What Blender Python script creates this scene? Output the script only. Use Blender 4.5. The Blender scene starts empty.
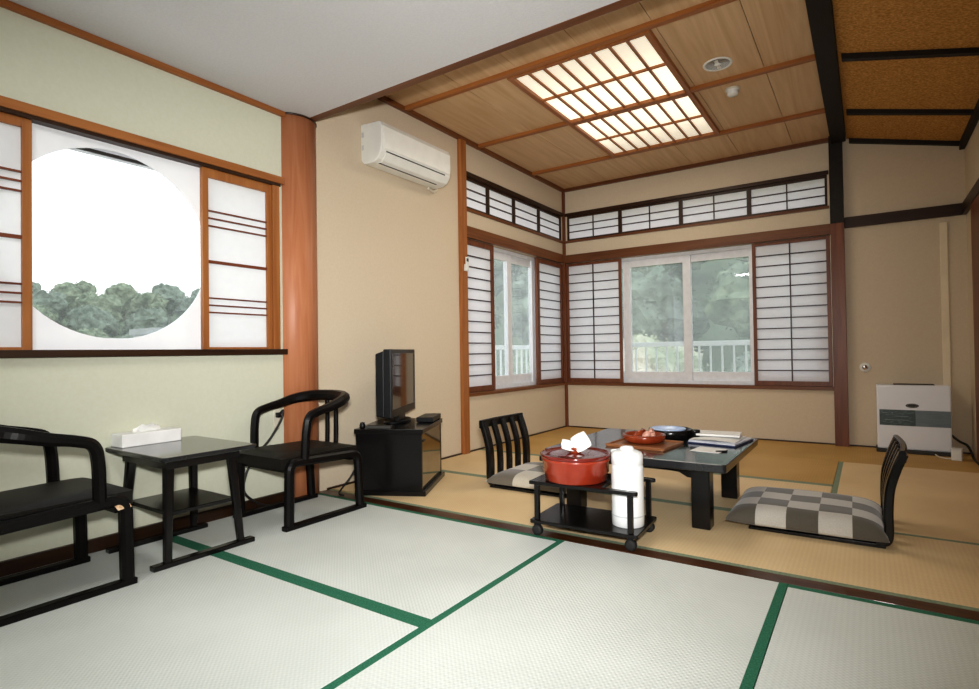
import bpy, bmesh, math, random
from mathutils import Vector, Matrix, noise

random.seed(7)
PI = math.pi
scn = bpy.context.scene
COL = scn.collection

# ------------------------------------------------------------------ materials
def new_mat(name):
    m = bpy.data.materials.new(name); m.use_nodes = True
    nt = m.node_tree
    return m, nt, nt.nodes, nt.links, nt.nodes['Principled BSDF']

def srgb(r, g, b):
    def f(c):
        c /= 255.0
        return c / 12.92 if c <= 0.04045 else ((c + 0.055) / 1.055) ** 2.4
    return (f(r), f(g), f(b), 1)

def mat(name, c, rough=.5, metal=0, c2=None, scale=8.0, stretch=(1, 1, 1), bump=0, spec=.5, coat=0, detail=4, lo=.35, hi=.65):
    m, nt, N, L, p = new_mat(name)
    p.inputs['Roughness'].default_value = rough
    p.inputs['Metallic'].default_value = metal
    p.inputs['Specular IOR Level'].default_value = spec
    p.inputs['Coat Weight'].default_value = coat
    p.inputs['Coat Roughness'].default_value = .08
    tc = N.new('ShaderNodeTexCoord'); mp = N.new('ShaderNodeMapping')
    mp.inputs['Scale'].default_value = stretch
    L.new(tc.outputs['Object'], mp.inputs['Vector'])
    nz = N.new('ShaderNodeTexNoise'); nz.inputs['Scale'].default_value = scale
    nz.inputs['Detail'].default_value = detail
    L.new(mp.outputs['Vector'], nz.inputs['Vector'])
    cr = N.new('ShaderNodeValToRGB')
    cr.color_ramp.elements[0].position = lo; cr.color_ramp.elements[1].position = hi
    if c2 is None:
        c2 = tuple(x * .93 for x in c[:3]) + (1,)
    cr.color_ramp.elements[0].color = c; cr.color_ramp.elements[1].color = c2
    L.new(nz.outputs['Fac'], cr.inputs['Fac'])
    L.new(cr.outputs['Color'], p.inputs['Base Color'])
    if bump:
        b = N.new('ShaderNodeBump'); b.inputs['Strength'].default_value = bump; b.inputs['Distance'].default_value = .005
        L.new(nz.outputs['Fac'], b.inputs['Height']); L.new(b.outputs['Normal'], p.inputs['Normal'])
    return m

def tatami_mat(name, c, c2, along='X'):
    """rush weave: fine ribs across the mat with a bead pattern along them"""
    m, nt, N, L, p = new_mat(name)
    p.inputs['Roughness'].default_value = .55
    p.inputs['Specular IOR Level'].default_value = .25
    tc = N.new('ShaderNodeTexCoord')
    sx = N.new('ShaderNodeSeparateXYZ'); L.new(tc.outputs['Object'], sx.inputs[0])
    def sine(sock, f, ph=0):
        a = N.new('ShaderNodeMath'); a.operation = 'MULTIPLY'; a.inputs[1].default_value = f
        L.new(sock, a.inputs[0])
        s = N.new('ShaderNodeMath'); s.operation = 'SINE'; L.new(a.outputs[0], s.inputs[0]); return s.outputs[0]
    u, v = ('X', 'Y') if along == 'X' else ('Y', 'X')
    s1 = sine(sx.outputs[u], 2 * PI / .017); s2 = sine(sx.outputs[v], 2 * PI / .015)
    mu = N.new('ShaderNodeMath'); mu.operation = 'MULTIPLY'; L.new(s1, mu.inputs[0]); L.new(s2, mu.inputs[1])
    ad = N.new('ShaderNodeMath'); ad.operation = 'MULTIPLY_ADD'; ad.inputs[1].default_value = .35
    L.new(s1, ad.inputs[0]); L.new(mu.outputs[0], ad.inputs[2])
    nz = N.new('ShaderNodeTexNoise'); nz.inputs['Scale'].default_value = 2.2; nz.inputs['Detail'].default_value = 6
    L.new(tc.outputs['Object'], nz.inputs['Vector'])
    mr = N.new('ShaderNodeMapRange'); mr.inputs['From Min'].default_value = -1.3; mr.inputs['From Max'].default_value = 1.3
    L.new(ad.outputs[0], mr.inputs['Value'])
    a2 = N.new('ShaderNodeMath'); a2.operation = 'MULTIPLY_ADD'; a2.inputs[1].default_value = .5
    L.new(mr.outputs[0], a2.inputs[0]); L.new(nz.outputs['Fac'], a2.inputs[2])
    mx = N.new('ShaderNodeMix'); mx.data_type = 'RGBA'
    mx.inputs['A'].default_value = c; mx.inputs['B'].default_value = c2
    m2 = N.new('ShaderNodeMapRange'); m2.inputs['From Min'].default_value = .45; m2.inputs['From Max'].default_value = 1.05
    L.new(a2.outputs[0], m2.inputs['Value']); L.new(m2.outputs[0], mx.inputs['Factor'])
    L.new(mx.outputs['Result'], p.inputs['Base Color'])
    b = N.new('ShaderNodeBump'); b.inputs['Strength'].default_value = .25; b.inputs['Distance'].default_value = .002
    L.new(ad.outputs[0], b.inputs['Height']); L.new(b.outputs['Normal'], p.inputs['Normal'])
    return m

def wood_mat(name, c, c2, rough=.4, axis='Z', scale=3.0, coat=0, spec=.4, swirl=1.5):
    m, nt, N, L, p = new_mat(name)
    p.inputs['Roughness'].default_value = rough; p.inputs['Coat Weight'].default_value = coat
    p.inputs['Specular IOR Level'].default_value = spec
    tc = N.new('ShaderNodeTexCoord'); mp = N.new('ShaderNodeMapping')
    st = {'X': (.06, 1, 1), 'Y': (1, .06, 1), 'Z': (1, 1, .06)}[axis]
    mp.inputs['Scale'].default_value = st
    L.new(tc.outputs['Object'], mp.inputs['Vector'])
    nz = N.new('ShaderNodeTexNoise'); nz.inputs['Scale'].default_value = scale * 6; nz.inputs['Detail'].default_value = 6
    nz.inputs['Distortion'].default_value = swirl
    L.new(mp.outputs['Vector'], nz.inputs['Vector'])
    cr = N.new('ShaderNodeValToRGB')
    cr.color_ramp.elements[0].position = .3; cr.color_ramp.elements[1].position = .7
    cr.color_ramp.elements[0].color = c; cr.color_ramp.elements[1].color = c2
    L.new(nz.outputs['Fac'], cr.inputs['Fac']); L.new(cr.outputs['Color'], p.inputs['Base Color'])
    return m

def paper_mat(name, c, trans=.5):
    m, nt, N, L, p = new_mat(name)
    out = N['Material Output']
    d = N.new('ShaderNodeBsdfDiffuse'); t = N.new('ShaderNodeBsdfTranslucent')
    tc = N.new('ShaderNodeTexCoord'); nz = N.new('ShaderNodeTexNoise'); nz.inputs['Scale'].default_value = 30; nz.inputs['Detail'].default_value = 8
    L.new(tc.outputs['Object'], nz.inputs['Vector'])
    mx = N.new('ShaderNodeMix'); mx.data_type = 'RGBA'; mx.inputs['A'].default_value = c
    mx.inputs['B'].default_value = tuple(x * .94 for x in c[:3]) + (1,)
    L.new(nz.outputs['Fac'], mx.inputs['Factor'])
    L.new(mx.outputs['Result'], d.inputs['Color']); L.new(mx.outputs['Result'], t.inputs['Color'])
    ms = N.new('ShaderNodeMixShader'); ms.inputs[0].default_value = trans
    L.new(d.outputs[0], ms.inputs[1]); L.new(t.outputs[0], ms.inputs[2]); L.new(ms.outputs[0], out.inputs['Surface'])
    return m

def glass_mat(name, veil=.12, gloss=.06):
    """thin pane: clear, a little reflective, with outdoor haze mixed in as a milky veil"""
    m, nt, N, L, p = new_mat(name)
    out = N['Material Output']
    tr = N.new('ShaderNodeBsdfTransparent'); tr.inputs[0].default_value = (.97, .98, .98, 1)
    tl = N.new('ShaderNodeBsdfTranslucent'); tl.inputs[0].default_value = (.93, .95, .94, 1)
    gl = N.new('ShaderNodeBsdfGlossy'); gl.inputs['Roughness'].default_value = .02
    nz = N.new('ShaderNodeTexNoise'); nz.inputs['Scale'].default_value = 3
    mr = N.new('ShaderNodeMapRange'); mr.inputs['To Min'].default_value = veil * .7; mr.inputs['To Max'].default_value = veil * 1.3
    tc = N.new('ShaderNodeTexCoord'); L.new(tc.outputs['Object'], nz.inputs['Vector']); L.new(nz.outputs['Fac'], mr.inputs['Value'])
    m1 = N.new('ShaderNodeMixShader'); L.new(mr.outputs[0], m1.inputs[0]); L.new(tr.outputs[0], m1.inputs[1]); L.new(tl.outputs[0], m1.inputs[2])
    m2 = N.new('ShaderNodeMixShader'); m2.inputs[0].default_value = gloss
    L.new(m1.outputs[0], m2.inputs[1]); L.new(gl.outputs[0], m2.inputs[2]); L.new(m2.outputs[0], out.inputs['Surface'])
    return m

def emit_mat(name, c, strength):
    m, nt, N, L, p = new_mat(name)
    p.inputs['Base Color'].default_value = (.9, .88, .8, 1)
    p.inputs['Emission Color'].default_value = c; p.inputs['Emission Strength'].default_value = strength
    return m

def lamp_paper_mat(name):
    """diffuser sheet lit by tubes behind it: brightest along the tubes near the middle batten"""
    m, nt, N, L, p = new_mat(name)
    p.inputs['Base Color'].default_value = (.85, .83, .75, 1)
    tc = N.new('ShaderNodeTexCoord'); sx = N.new('ShaderNodeSeparateXYZ'); L.new(tc.outputs['Object'], sx.inputs[0])
    a = N.new('ShaderNodeMath'); a.operation = 'ABSOLUTE'; L.new(sx.outputs['Y'], a.inputs[0])
    mr = N.new('ShaderNodeMapRange'); mr.interpolation_type = 'SMOOTHSTEP'
    mr.inputs['From Min'].default_value = .25; mr.inputs['From Max'].default_value = .95
    mr.inputs['To Min'].default_value = LAMP_HI; mr.inputs['To Max'].default_value = LAMP_LO
    L.new(a.outputs[0], mr.inputs['Value'])
    p.inputs['Emission Color'].default_value = (1.0, .90, .70, 1)
    L.new(mr.outputs[0], p.inputs['Emission Strength'])
    return m

def checker_mat(name, c, c2, size):
    m, nt, N, L, p = new_mat(name)
    p.inputs['Roughness'].default_value = .9; p.inputs['Specular IOR Level'].default_value = .1
    p.inputs['Sheen Weight'].default_value = .3
    tc = N.new('ShaderNodeTexCoord'); mp = N.new('ShaderNodeMapping')
    mp.inputs['Scale'].default_value = (1 / size, 1 / size, 0); mp.inputs['Location'].default_value = (.5, .5, .5)
    L.new(tc.outputs['Object'], mp.inputs['Vector'])
    ck = N.new('ShaderNodeTexChecker'); ck.inputs['Scale'].default_value = 1
    ck.inputs['Color1'].default_value = c; ck.inputs['Color2'].default_value = c2
    L.new(mp.outputs['Vector'], ck.inputs['Vector'])
    nz = N.new('ShaderNodeTexNoise'); nz.inputs['Scale'].default_value = 220; L.new(tc.outputs['Object'], nz.inputs['Vector'])
    mx = N.new('ShaderNodeMix'); mx.data_type = 'RGBA'; mx.blend_type = 'MULTIPLY'; mx.inputs['Factor'].default_value = .35
    L.new(ck.outputs['Color'], mx.inputs['A']); L.new(nz.outputs['Fac'], mx.inputs['B'])
    L.new(mx.outputs['Result'], p.inputs['Base Color'])
    return m

LAMP_HI, LAMP_LO = .95, .42
M = {}
M['tatami_front'] = tatami_mat('tatami_pale', srgb(219, 223, 219), srgb(202, 207, 202), 'X')
M['tatami_front_y'] = tatami_mat('tatami_pale_lengthwise', srgb(219, 223, 219), srgb(201, 206, 201), 'Y')
M['tatami_back'] = tatami_mat('tatami_straw', srgb(236, 212, 170), srgb(218, 190, 146), 'X')
M['tatami_back_y'] = tatami_mat('tatami_straw_lengthwise', srgb(234, 208, 164), srgb(216, 188, 142), 'Y')
M['tatami_back_dark'] = tatami_mat('tatami_straw_golden', srgb(206, 168, 104), srgb(186, 146, 84), 'X')
M['heri'] = mat('border_cloth_green', srgb(24, 92, 66), .8, c2=srgb(52, 120, 94), scale=180)
M['heri_pale'] = mat('border_cloth_grey_green', srgb(120, 136, 112), .8, c2=srgb(140, 152, 128), scale=120)
M['floor'] = mat('floor_board', srgb(90, 70, 50), .7)
M['wall_green'] = mat('plaster_celadon', srgb(205, 206, 188), .9, c2=srgb(202, 203, 184), scale=60, bump=.04, spec=.15)
M['wall_beige'] = mat('plaster_sand', srgb(207, 193, 171), .9, c2=srgb(204, 189, 166), scale=70, bump=.05, spec=.15)
M['ceil_white'] = mat('ceiling_plaster_white', srgb(206, 206, 207), .95, c2=srgb(201, 201, 202), scale=90, bump=.12, spec=.1)
M['amber_wood_y'] = wood_mat('amber_wood_lengthwise', srgb(166, 108, 60), srgb(142, 86, 44), axis='Y')
M['amber_wood_z'] = wood_mat('amber_wood_upright', srgb(168, 112, 64), srgb(142, 86, 44), axis='Z')
M['amber_wood_x'] = wood_mat('amber_wood_crosswise', srgb(166, 108, 58), srgb(142, 86, 42), axis='X')
M['column_wood'] = wood_mat('column_red_cedar', srgb(190, 130, 94), srgb(172, 108, 72), axis='Z', rough=.45, coat=.0)
M['brown_wood_x'] = wood_mat('brown_wood_crosswise', srgb(118, 74, 44), srgb(92, 54, 31), axis='X')
M['brown_wood_y'] = wood_mat('brown_wood_lengthwise', srgb(128, 80, 44), srgb(98, 58, 32), axis='Y')
M['brown_wood_z'] = wood_mat('brown_wood_upright', srgb(124, 74, 46), srgb(96, 54, 34), axis='Z')
M['dark_wood_x'] = wood_mat('dark_wood_crosswise', srgb(62, 38, 22), srgb(44, 26, 15), axis='X')
M['dark_wood_y'] = wood_mat('dark_wood_lengthwise', srgb(58, 36, 20), srgb(40, 24, 14), axis='Y')
M['dark_wood_z'] = wood_mat('dark_wood_upright', srgb(60, 38, 22), srgb(40, 24, 14), axis='Z')
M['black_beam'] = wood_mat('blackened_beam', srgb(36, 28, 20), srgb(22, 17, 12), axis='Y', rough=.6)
M['threshold'] = wood_mat('threshold_wood', srgb(92, 54, 30), srgb(60, 34, 18), axis='X', rough=.34, coat=.1)
M['lattice'] = wood_mat('lattice_dark_wood', srgb(66, 36, 28), srgb(46, 26, 20), axis='X')
M['lattice_red'] = wood_mat('lattice_red_wood', srgb(122, 66, 44), srgb(92, 46, 30), axis='X')
M['board'] = wood_mat('ceiling_board', srgb(214, 184, 146), srgb(196, 162, 122), axis='Y', scale=1.3, rough=.6, swirl=3.2)
M['board_chip'] = mat('ceiling_chipboard', srgb(208, 160, 96), .8, c2=srgb(166, 120, 66), scale=70, detail=8, bump=.2, spec=.1)
M['paper'] = paper_mat('shoji_paper', (.96, .96, .985, 1), .5)
M['paper_bright'] = paper_mat('shoji_paper_bright', (.96, .965, .975, 1), .4)
M['white_board'] = mat('white_lacquer_board', srgb(246, 248, 251), .5, c2=srgb(240, 242, 246), scale=5, spec=.3)
M['alu'] = mat('white_aluminium', srgb(226, 228, 232), .45, c2=srgb(218, 220, 224), scale=20)
M['alu_dark'] = mat('bronze_aluminium', srgb(48, 42, 40), .4)
M['glass'] = glass_mat('window_glass', .2, .05)
M['glass_clear'] = glass_mat('window_glass_clear', .07, .03)
M['black_lacquer'] = mat('black_lacquer', (.006, .0055, .0055, 1), .22, c2=(.009, .008, .008, 1), scale=6, coat=.05, spec=.35)
M['black_table'] = mat('black_lacquer_tabletop', (.016, .017, .019, 1), .16, c2=(.022, .023, .026, 1), scale=5, coat=.4, spec=.45)
M['black_chair'] = mat('black_chair_lacquer', (.004, .0035, .0035, 1), .34, c2=(.006, .005, .005, 1), scale=9, coat=.0, spec=.2)
M['black_leather'] = mat('dark_leather', (.010, .009, .007, 1), .5, c2=(.014, .012, .010, 1), scale=60, bump=.1, spec=.25)
M['bare_wood'] = mat('chipped_bare_wood', srgb(222, 200, 168), .8, c2=srgb(190, 150, 110), scale=80)
M['black_plastic'] = mat('black_plastic', (.005, .005, .006, 1), .38, c2=(.008, .008, .009, 1), scale=20, spec=.3)
M['screen'] = mat('tv_screen', (.010, .010, .011, 1), .07, c2=(.013, .013, .014, 1), spec=.7, coat=.15)
M['cab_glass'] = mat('smoked_cabinet_glass', (.34, .31, .25, 1), .05, c2=(.30, .27, .22, 1), metal=1.0)
M['white_plastic'] = mat('white_plastic', srgb(228, 228, 222), .35, c2=srgb(222, 222, 216), scale=10)
M['cream_plastic'] = mat('cream_plastic', srgb(214, 208, 190), .4)
M['slot'] = mat('dark_slot', srgb(60, 58, 54), .7)
M['white_paper'] = mat('white_paper', srgb(240, 240, 238), .8, c2=srgb(230, 230, 228), scale=14, bump=.1)
M['grey_paper'] = mat('printed_paper', srgb(214, 216, 222), .5, c2=srgb(186, 190, 202), scale=26)
M['navy_cover'] = mat('navy_cover', srgb(44, 52, 84), .4)
M['thermos_white'] = mat('thermos_enamel', srgb(238, 240, 240), .25, c2=srgb(232, 234, 234), scale=5, coat=.2)
M['thermos_grey'] = mat('thermos_seam', srgb(196, 200, 202), .4)
M['red_lacquer'] = mat('vermilion_lacquer', srgb(160, 60, 36), .25, c2=srgb(144, 50, 30), scale=9, coat=.5)
M['red_lacquer_dark'] = mat('maroon_lacquer', srgb(122, 34, 26), .14, c2=srgb(104, 28, 22), scale=6, coat=.7)
M['brown_lacquer'] = mat('chestnut_lacquer', srgb(150, 66, 34), .22, c2=srgb(126, 50, 26), scale=14, coat=.4)
M['tray_wood'] = mat('tray_wood', srgb(156, 104, 66), .4, c2=srgb(138, 88, 54), scale=14, stretch=(.2, 1, 1))
M['pink_wrap'] = mat('pink_wrapper', srgb(226, 182, 164), .5, c2=srgb(196, 130, 110), scale=50)
M['blue_white'] = mat('pale_blue_porcelain', srgb(206, 220, 242), .2, c2=srgb(178, 198, 232), scale=12)
M['checker'] = checker_mat('checked_cushion_cloth', srgb(200, 195, 186), srgb(100, 94, 84), .131)
M['checker_big'] = checker_mat('checked_cushion_cloth_large', srgb(204, 196, 180), srgb(120, 112, 100), .19)
M['heater_white'] = mat('heater_enamel', srgb(232, 234, 238), .4, c2=srgb(226, 228, 232), scale=4)
M['heater_grey'] = mat('heater_grille_grey', srgb(128, 140, 146), .5, c2=srgb(112, 124, 130), scale=90, stretch=(.1, 1, 4))
M['heater_dark'] = mat('heater_panel_dark', srgb(52, 70, 70), .3, c2=srgb(84, 102, 100), scale=60, stretch=(.6, 1, 2.2), lo=.5, hi=.62)
M['chrome'] = mat('chrome', (.8, .8, .82, 1), .12, metal=1)
M['cord_black'] = mat('black_cord', (.015, .014, .013, 1), .5)
M['cord_straw'] = mat('straw_cord', srgb(150, 130, 90), .6)
M['rubber'] = mat('black_rubber', (.01, .01, .01, 1), .7)
M['rail_white'] = mat('painted_rail_white', srgb(232, 236, 236), .4)
M['leaf_a'] = mat('leaf_green', srgb(70, 88, 64), .8, c2=srgb(146, 158, 130), scale=2.6, detail=6, spec=.2)
M['leaf_b'] = mat('leaf_blue_green', srgb(66, 82, 68), .8, c2=srgb(134, 148, 130), scale=2.6, detail=6, spec=.2)
M['leaf_c'] = mat('leaf_pale', srgb(168, 180, 148), .8, c2=srgb(214, 206, 186), scale=1.5, detail=6, spec=.2)
M['bark'] = mat('bark', srgb(92, 80, 66), .9)
M['hill'] = mat('hillside_green', srgb(90, 108, 80), 1, c2=srgb(118, 134, 104), scale=.5, spec=.05)
M['concrete'] = mat('pale_concrete', srgb(150, 154, 152), .9, c2=srgb(138, 142, 140), scale=3)
M['pane_dark'] = mat('dim_house_window', srgb(96, 108, 112), .2)

# ------------------------------------------------------------------ mesh helpers
class MB:
    def __init__(s): s.v = []; s.f = []; s.sm = []
    def add(s, vs, fs, smooth=False):
        n = len(s.v); s.v += [Vector(v) for v in vs]
        for f in fs: s.f.append([i + n for i in f]); s.sm.append(smooth)
        return s
    def box(s, x0, y0, z0, x1, y1, z1):
        if x0 > x1: x0, x1 = x1, x0
        if y0 > y1: y0, y1 = y1, y0
        if z0 > z1: z0, z1 = z1, z0
        v = [(x0,y0,z0),(x1,y0,z0),(x1,y1,z0),(x0,y1,z0),(x0,y0,z1),(x1,y0,z1),(x1,y1,z1),(x0,y1,z1)]
        return s.add(v, [(0,3,2,1),(4,5,6,7),(0,1,5,4),(1,2,6,5),(2,3,7,6),(3,0,4,7)])
    def prism(s, pts, axis, a, b):
        """closed 2D outline extruded along an axis; pts in the two other axes in cyclic order"""
        def mk(p, t): return {'x': (t, p[0], p[1]), 'y': (p[0], t, p[1]), 'z': (p[0], p[1], t)}[axis]
        n = len(pts); v = [mk(p, a) for p in pts] + [mk(p, b) for p in pts]
        fs = [tuple(range(n)), tuple(range(2*n-1, n-1, -1))] + [(i, i+n, (i+1) % n + n, (i+1) % n) for i in range(n)]
        return s.add(v, fs)
    def lathe(s, prof, n=32, c=(0,0,0), smooth=True, cap=True):
        vs = []; fs = []
        for r, z in prof:
            for k in range(n):
                a = 2*PI*k/n; vs.append((c[0]+r*math.cos(a), c[1]+r*math.sin(a), c[2]+z))
        for i in range(len(prof)-1):
            for k in range(n):
                fs.append((i*n+k, i*n+(k+1) % n, (i+1)*n+(k+1) % n, (i+1)*n+k))
        if cap:
            if prof[0][0] > 1e-5: fs.append(tuple(range(n-1, -1, -1)))
            if prof[-1][0] > 1e-5: fs.append(tuple((len(prof)-1)*n+k for k in range(n)))
        return s.add(vs, fs, smooth)
    def sweep(s, path, prof, up=(0,0,1), closed=False, smooth=False, scale=None):
        P = [Vector(p) for p in path]; n = len(P); m = len(prof)
        T = []
        for i in range(n):
            if closed: t = P[(i+1) % n] - P[i-1]
            else: t = P[min(i+1, n-1)] - P[max(i-1, 0)]
            T.append(t.normalized())
        u = Vector(up); u = (u - T[0]*u.dot(T[0]))
        if u.length < 1e-4:
            u = Vector((1,0,0)) if abs(T[0].x) < .9 else Vector((0,1,0)); u = u - T[0]*u.dot(T[0])
        u.normalize(); U = [u]
        for i in range(1, n):
            q = T[i-1].rotation_difference(T[i]); u = q @ U[-1]; u = (u - T[i]*u.dot(T[i])).normalized(); U.append(u)
        vs = []
        for i in range(n):
            side = T[i].cross(U[i]); k = scale[i] if scale else 1
            for a, b in prof: vs.append(P[i] + side*a*k + U[i]*b*k)
        fs = []
        for i in range(n if closed else n-1):
            j = (i+1) % n
            for k in range(m): fs.append((i*m+k, j*m+k, j*m+(k+1) % m, i*m+(k+1) % m))
        if not closed:
            fs.append(tuple(range(m))); fs.append(tuple((n-1)*m+k for k in range(m-1, -1, -1)))
        return s.add(vs, fs, smooth)
    def tube(s, path, r, n=8, smooth=True):
        return s.sweep(path, circ(r, n), smooth=smooth)
    def xf(s, mtx, start=0):
        for i in range(start, len(s.v)): s.v[i] = mtx @ s.v[i]
        return s

def circ(r, n=8): return [(r*math.cos(2*PI*k/n), r*math.sin(2*PI*k/n)) for k in range(n)]
def rect(w, h, c=.15):
    a, b = w/2, h/2; k = min(w, h)*c
    return [(-a+k,-b),(a-k,-b),(a,-b+k),(a,b-k),(a-k,b),(-a+k,b),(-a,b-k),(-a,-b+k)]
def fillet(pts, r, n=5):
    P = [Vector(p) for p in pts]; out = [P[0]]
    for i in range(1, len(P)-1):
        a, b, c = P[i-1], P[i], P[i+1]
        d1 = (a-b); d2 = (c-b); rr = min(r, d1.length*.49, d2.length*.49)
        p0 = b + d1.normalized()*rr; p2 = b + d2.normalized()*rr
        for k in range(n+1):
            t = k/n; out.append(p0*(1-t)**2 + b*2*t*(1-t) + p2*t*t)
    out.append(P[-1]); return out
def smooth_path(pts, n=6):
    P = [Vector(p) for p in pts]; out = []
    for i in range(len(P)-1):
        p0 = P[max(i-1,0)]; p1 = P[i]; p2 = P[i+1]; p3 = P[min(i+2, len(P)-1)]
        for k in range(n):
            t = k/n
            out.append(.5*((2*p1)+(p2-p0)*t+(2*p0-5*p1+4*p2-p3)*t*t+(3*p1-p0-3*p2+p3)*t**3))
    out.append(P[-1]); return out

def obj(name, mb, m, parent=None, bevel=0, loc=None):
    me = bpy.data.meshes.new(name); me.from_pydata(mb.v, [], mb.f); me.update()
    me.polygons.foreach_set('use_smooth', mb.sm)
    bm = bmesh.new(); bm.from_mesh(me); bmesh.ops.recalc_face_normals(bm, faces=bm.faces); bm.to_mesh(me); bm.free()
    o = bpy.data.objects.new(name, me); COL.objects.link(o)
    me.materials.append(M[m] if isinstance(m, str) else m)
    if parent: o.parent = parent
    if loc: o.location = loc
    if bevel:
        b = o.modifiers.new('edge', 'BEVEL'); b.width = bevel; b.segments = 2; b.limit_method = 'ANGLE'; b.angle_limit = .7
    return o

def tag(o, label=None, cat=None, group=None, kind=None):
    if label: o['label'] = label
    if cat: o['category'] = cat
    if group: o['group'] = group
    if kind: o['kind'] = kind
    return o
def thing(name, label, cat, loc=(0,0,0), rz=0, group=None):
    o = bpy.data.objects.new(name, None); COL.objects.link(o); o.empty_display_size = .1
    o.location = loc; o.rotation_euler = (0,0,rz)
    return tag(o, label, cat, group)
def struct(name, mb, m, bevel=0, label=None, parent=None, cat=None):
    o = obj(name, mb, m, parent, bevel)
    if not parent:
        o['kind'] = 'structure'
        if label: o['label'] = label
        if cat: o['category'] = cat
    return o
def dup(root, loc, rz, label):
    r = root.copy(); COL.objects.link(r); r.location = loc; r.rotation_euler = (0,0,rz); r['label'] = label
    for ch in list(root.children):
        c = ch.copy(); COL.objects.link(c); c.parent = r
        for g in list(ch.children):
            d = g.copy(); COL.objects.link(d); d.parent = c
    return r

# ------------------------------------------------------------------ room data
XL, YB, XR = -2.94, 5.95, .69
ZC, ZF = 2.78, 2.365           # boarded ceiling of the far room, white ceiling of the near room
YF = -1.7                      # wall behind the camera
WT = .13

# floor
struct('floor', MB().box(XL-WT, YF-.1, -.12, XR+.1, YB+WT, -.055), 'floor', cat='floor', label='wooden sub-floor under the tatami mats')

def tatami(x0, x1, y0, y1, m, border, along, label, group=None, sides=(1, 1), bw=.03):
    t = thing('tatami_mat', label, 'tatami mat', ((x0+x1)/2, (y0+y1)/2, -.055), 0, group)
    hx, hy = (x1-x0)/2-.001, (y1-y0)/2-.001
    obj('rush_cover', MB().box(-hx, -hy, 0, hx, hy, .055), m, t, .002)
    for k, sgn in enumerate((-1, 1)):
        if not sides[k]: continue
        if along == 'X': b = MB().box(-hx, sgn*hy, .03, hx, sgn*(hy-bw), .0553)
        else: b = MB().box(sgn*hx, -hy, .03, sgn*(hx-bw), hy, .0553)
        obj('border_cloth', b, border, t)
    return t
XA, XB_ = -1.213, -.262
Y1, Y2 = 2.36, 2.44
tatami(XL, XA-.0, 1.40, Y1, 'tatami_front', 'heri', 'X', 'pale tatami mat under the armchair beside the round wooden column')
tatami(XL, XA-.0, .44, 1.40, 'tatami_front', 'heri', 'X', 'pale tatami mat under the chair nearer the camera, below the round window')
tatami(XL, XA-.0, -.52, .44, 'tatami_front', 'heri', 'X', 'pale tatami mat at the bottom left corner of the picture')
tatami(XA, XB_, .54, Y1, 'tatami_front_y', 'heri', 'Y', 'pale tatami mat in front of the wheeled cart, green borders running lengthwise')
tatami(XB_, XR, 1.40, Y1, 'tatami_front', 'heri', 'X', 'pale tatami mat before the checked floor chair, across the dark threshold')
tatami(XB_, XR, .44, 1.40, 'tatami_front', 'heri', 'X', 'pale tatami mat at the bottom right corner of the picture')
tatami(XL, -1.13, Y2, 3.28, 'tatami_back', 'heri_pale', 'X', 'straw tatami mat between the television cabinet and the wheeled cart')
tatami(-1.13, XR, Y2, 3.28, 'tatami_back', 'heri_pale', 'X', 'straw tatami mat under the low table end and checked floor chair')
tatami(XL, -.2, 3.28, 4.185, 'tatami_back', 'heri_pale', 'X', 'straw tatami mat under the far half of the low table')
tatami(XL, -.2, 4.185, 5.09, 'tatami_back_dark', 'heri_pale', 'X', 'golden tatami mat beyond the low table', sides=(1, 0))
tatami(-.2, XR, 3.28, 5.09, 'tatami_back_y', 'heri_pale', 'Y', 'pale straw tatami mat between floor chair and white heater', sides=(1, 0))
tatami(XL, XR, 5.09, YB, 'tatami_back_dark', 'heri_pale', 'X', 'golden tatami mat along the far window wall', sides=(0, 0))
struct('trim_1', MB().box(XL, Y1, -.05, XR, Y2, .001), 'threshold', .0008, 'dark polished wooden threshold between the two matted rooms', cat='threshold')

# ---- left wall with round-window opening and side window opening (x = XL plane)
def wall_x(name, ya, yb, za, zb, m, holes, label, x0=XL-WT, x1=XL):
    mb = MB()
    ys = sorted({ya, yb, *[h[0] for h in holes], *[h[1] for h in holes]})
    zs = sorted({za, zb, *[h[2] for h in holes], *[h[3] for h in holes]})
    for i in range(len(ys)-1):
        for j in range(len(zs)-1):
            cy, cz = (ys[i]+ys[i+1])/2, (zs[j]+zs[j+1])/2
            if any(h[0] < cy < h[1] and h[2] < cz < h[3] for h in holes): continue
            mb.box(x0, ys[i], zs[j], x1, ys[i+1], zs[j+1])
    return struct(name, mb, m, 0, label, cat='wall')
def wall_y(name, xa, xb, za, zb, m, holes, label, y0=YB, y1=YB+WT):
    mb = MB()
    xs = sorted({xa, xb, *[h[0] for h in holes], *[h[1] for h in holes]})
    zs = sorted({za, zb, *[h[2] for h in holes], *[h[3] for h in holes]})
    for i in range(len(xs)-1):
        for j in range(len(zs)-1):
            cx, cz = (xs[i]+xs[i+1])/2, (zs[j]+zs[j+1])/2
            if any(h[0] < cx < h[1] and h[2] < cz < h[3] for h in holes): continue
            mb.box(xs[i], y0, zs[j], xs[i+1], y1, zs[j+1])
    return struct(name, mb, m, 0, label, cat='wall')

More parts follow.
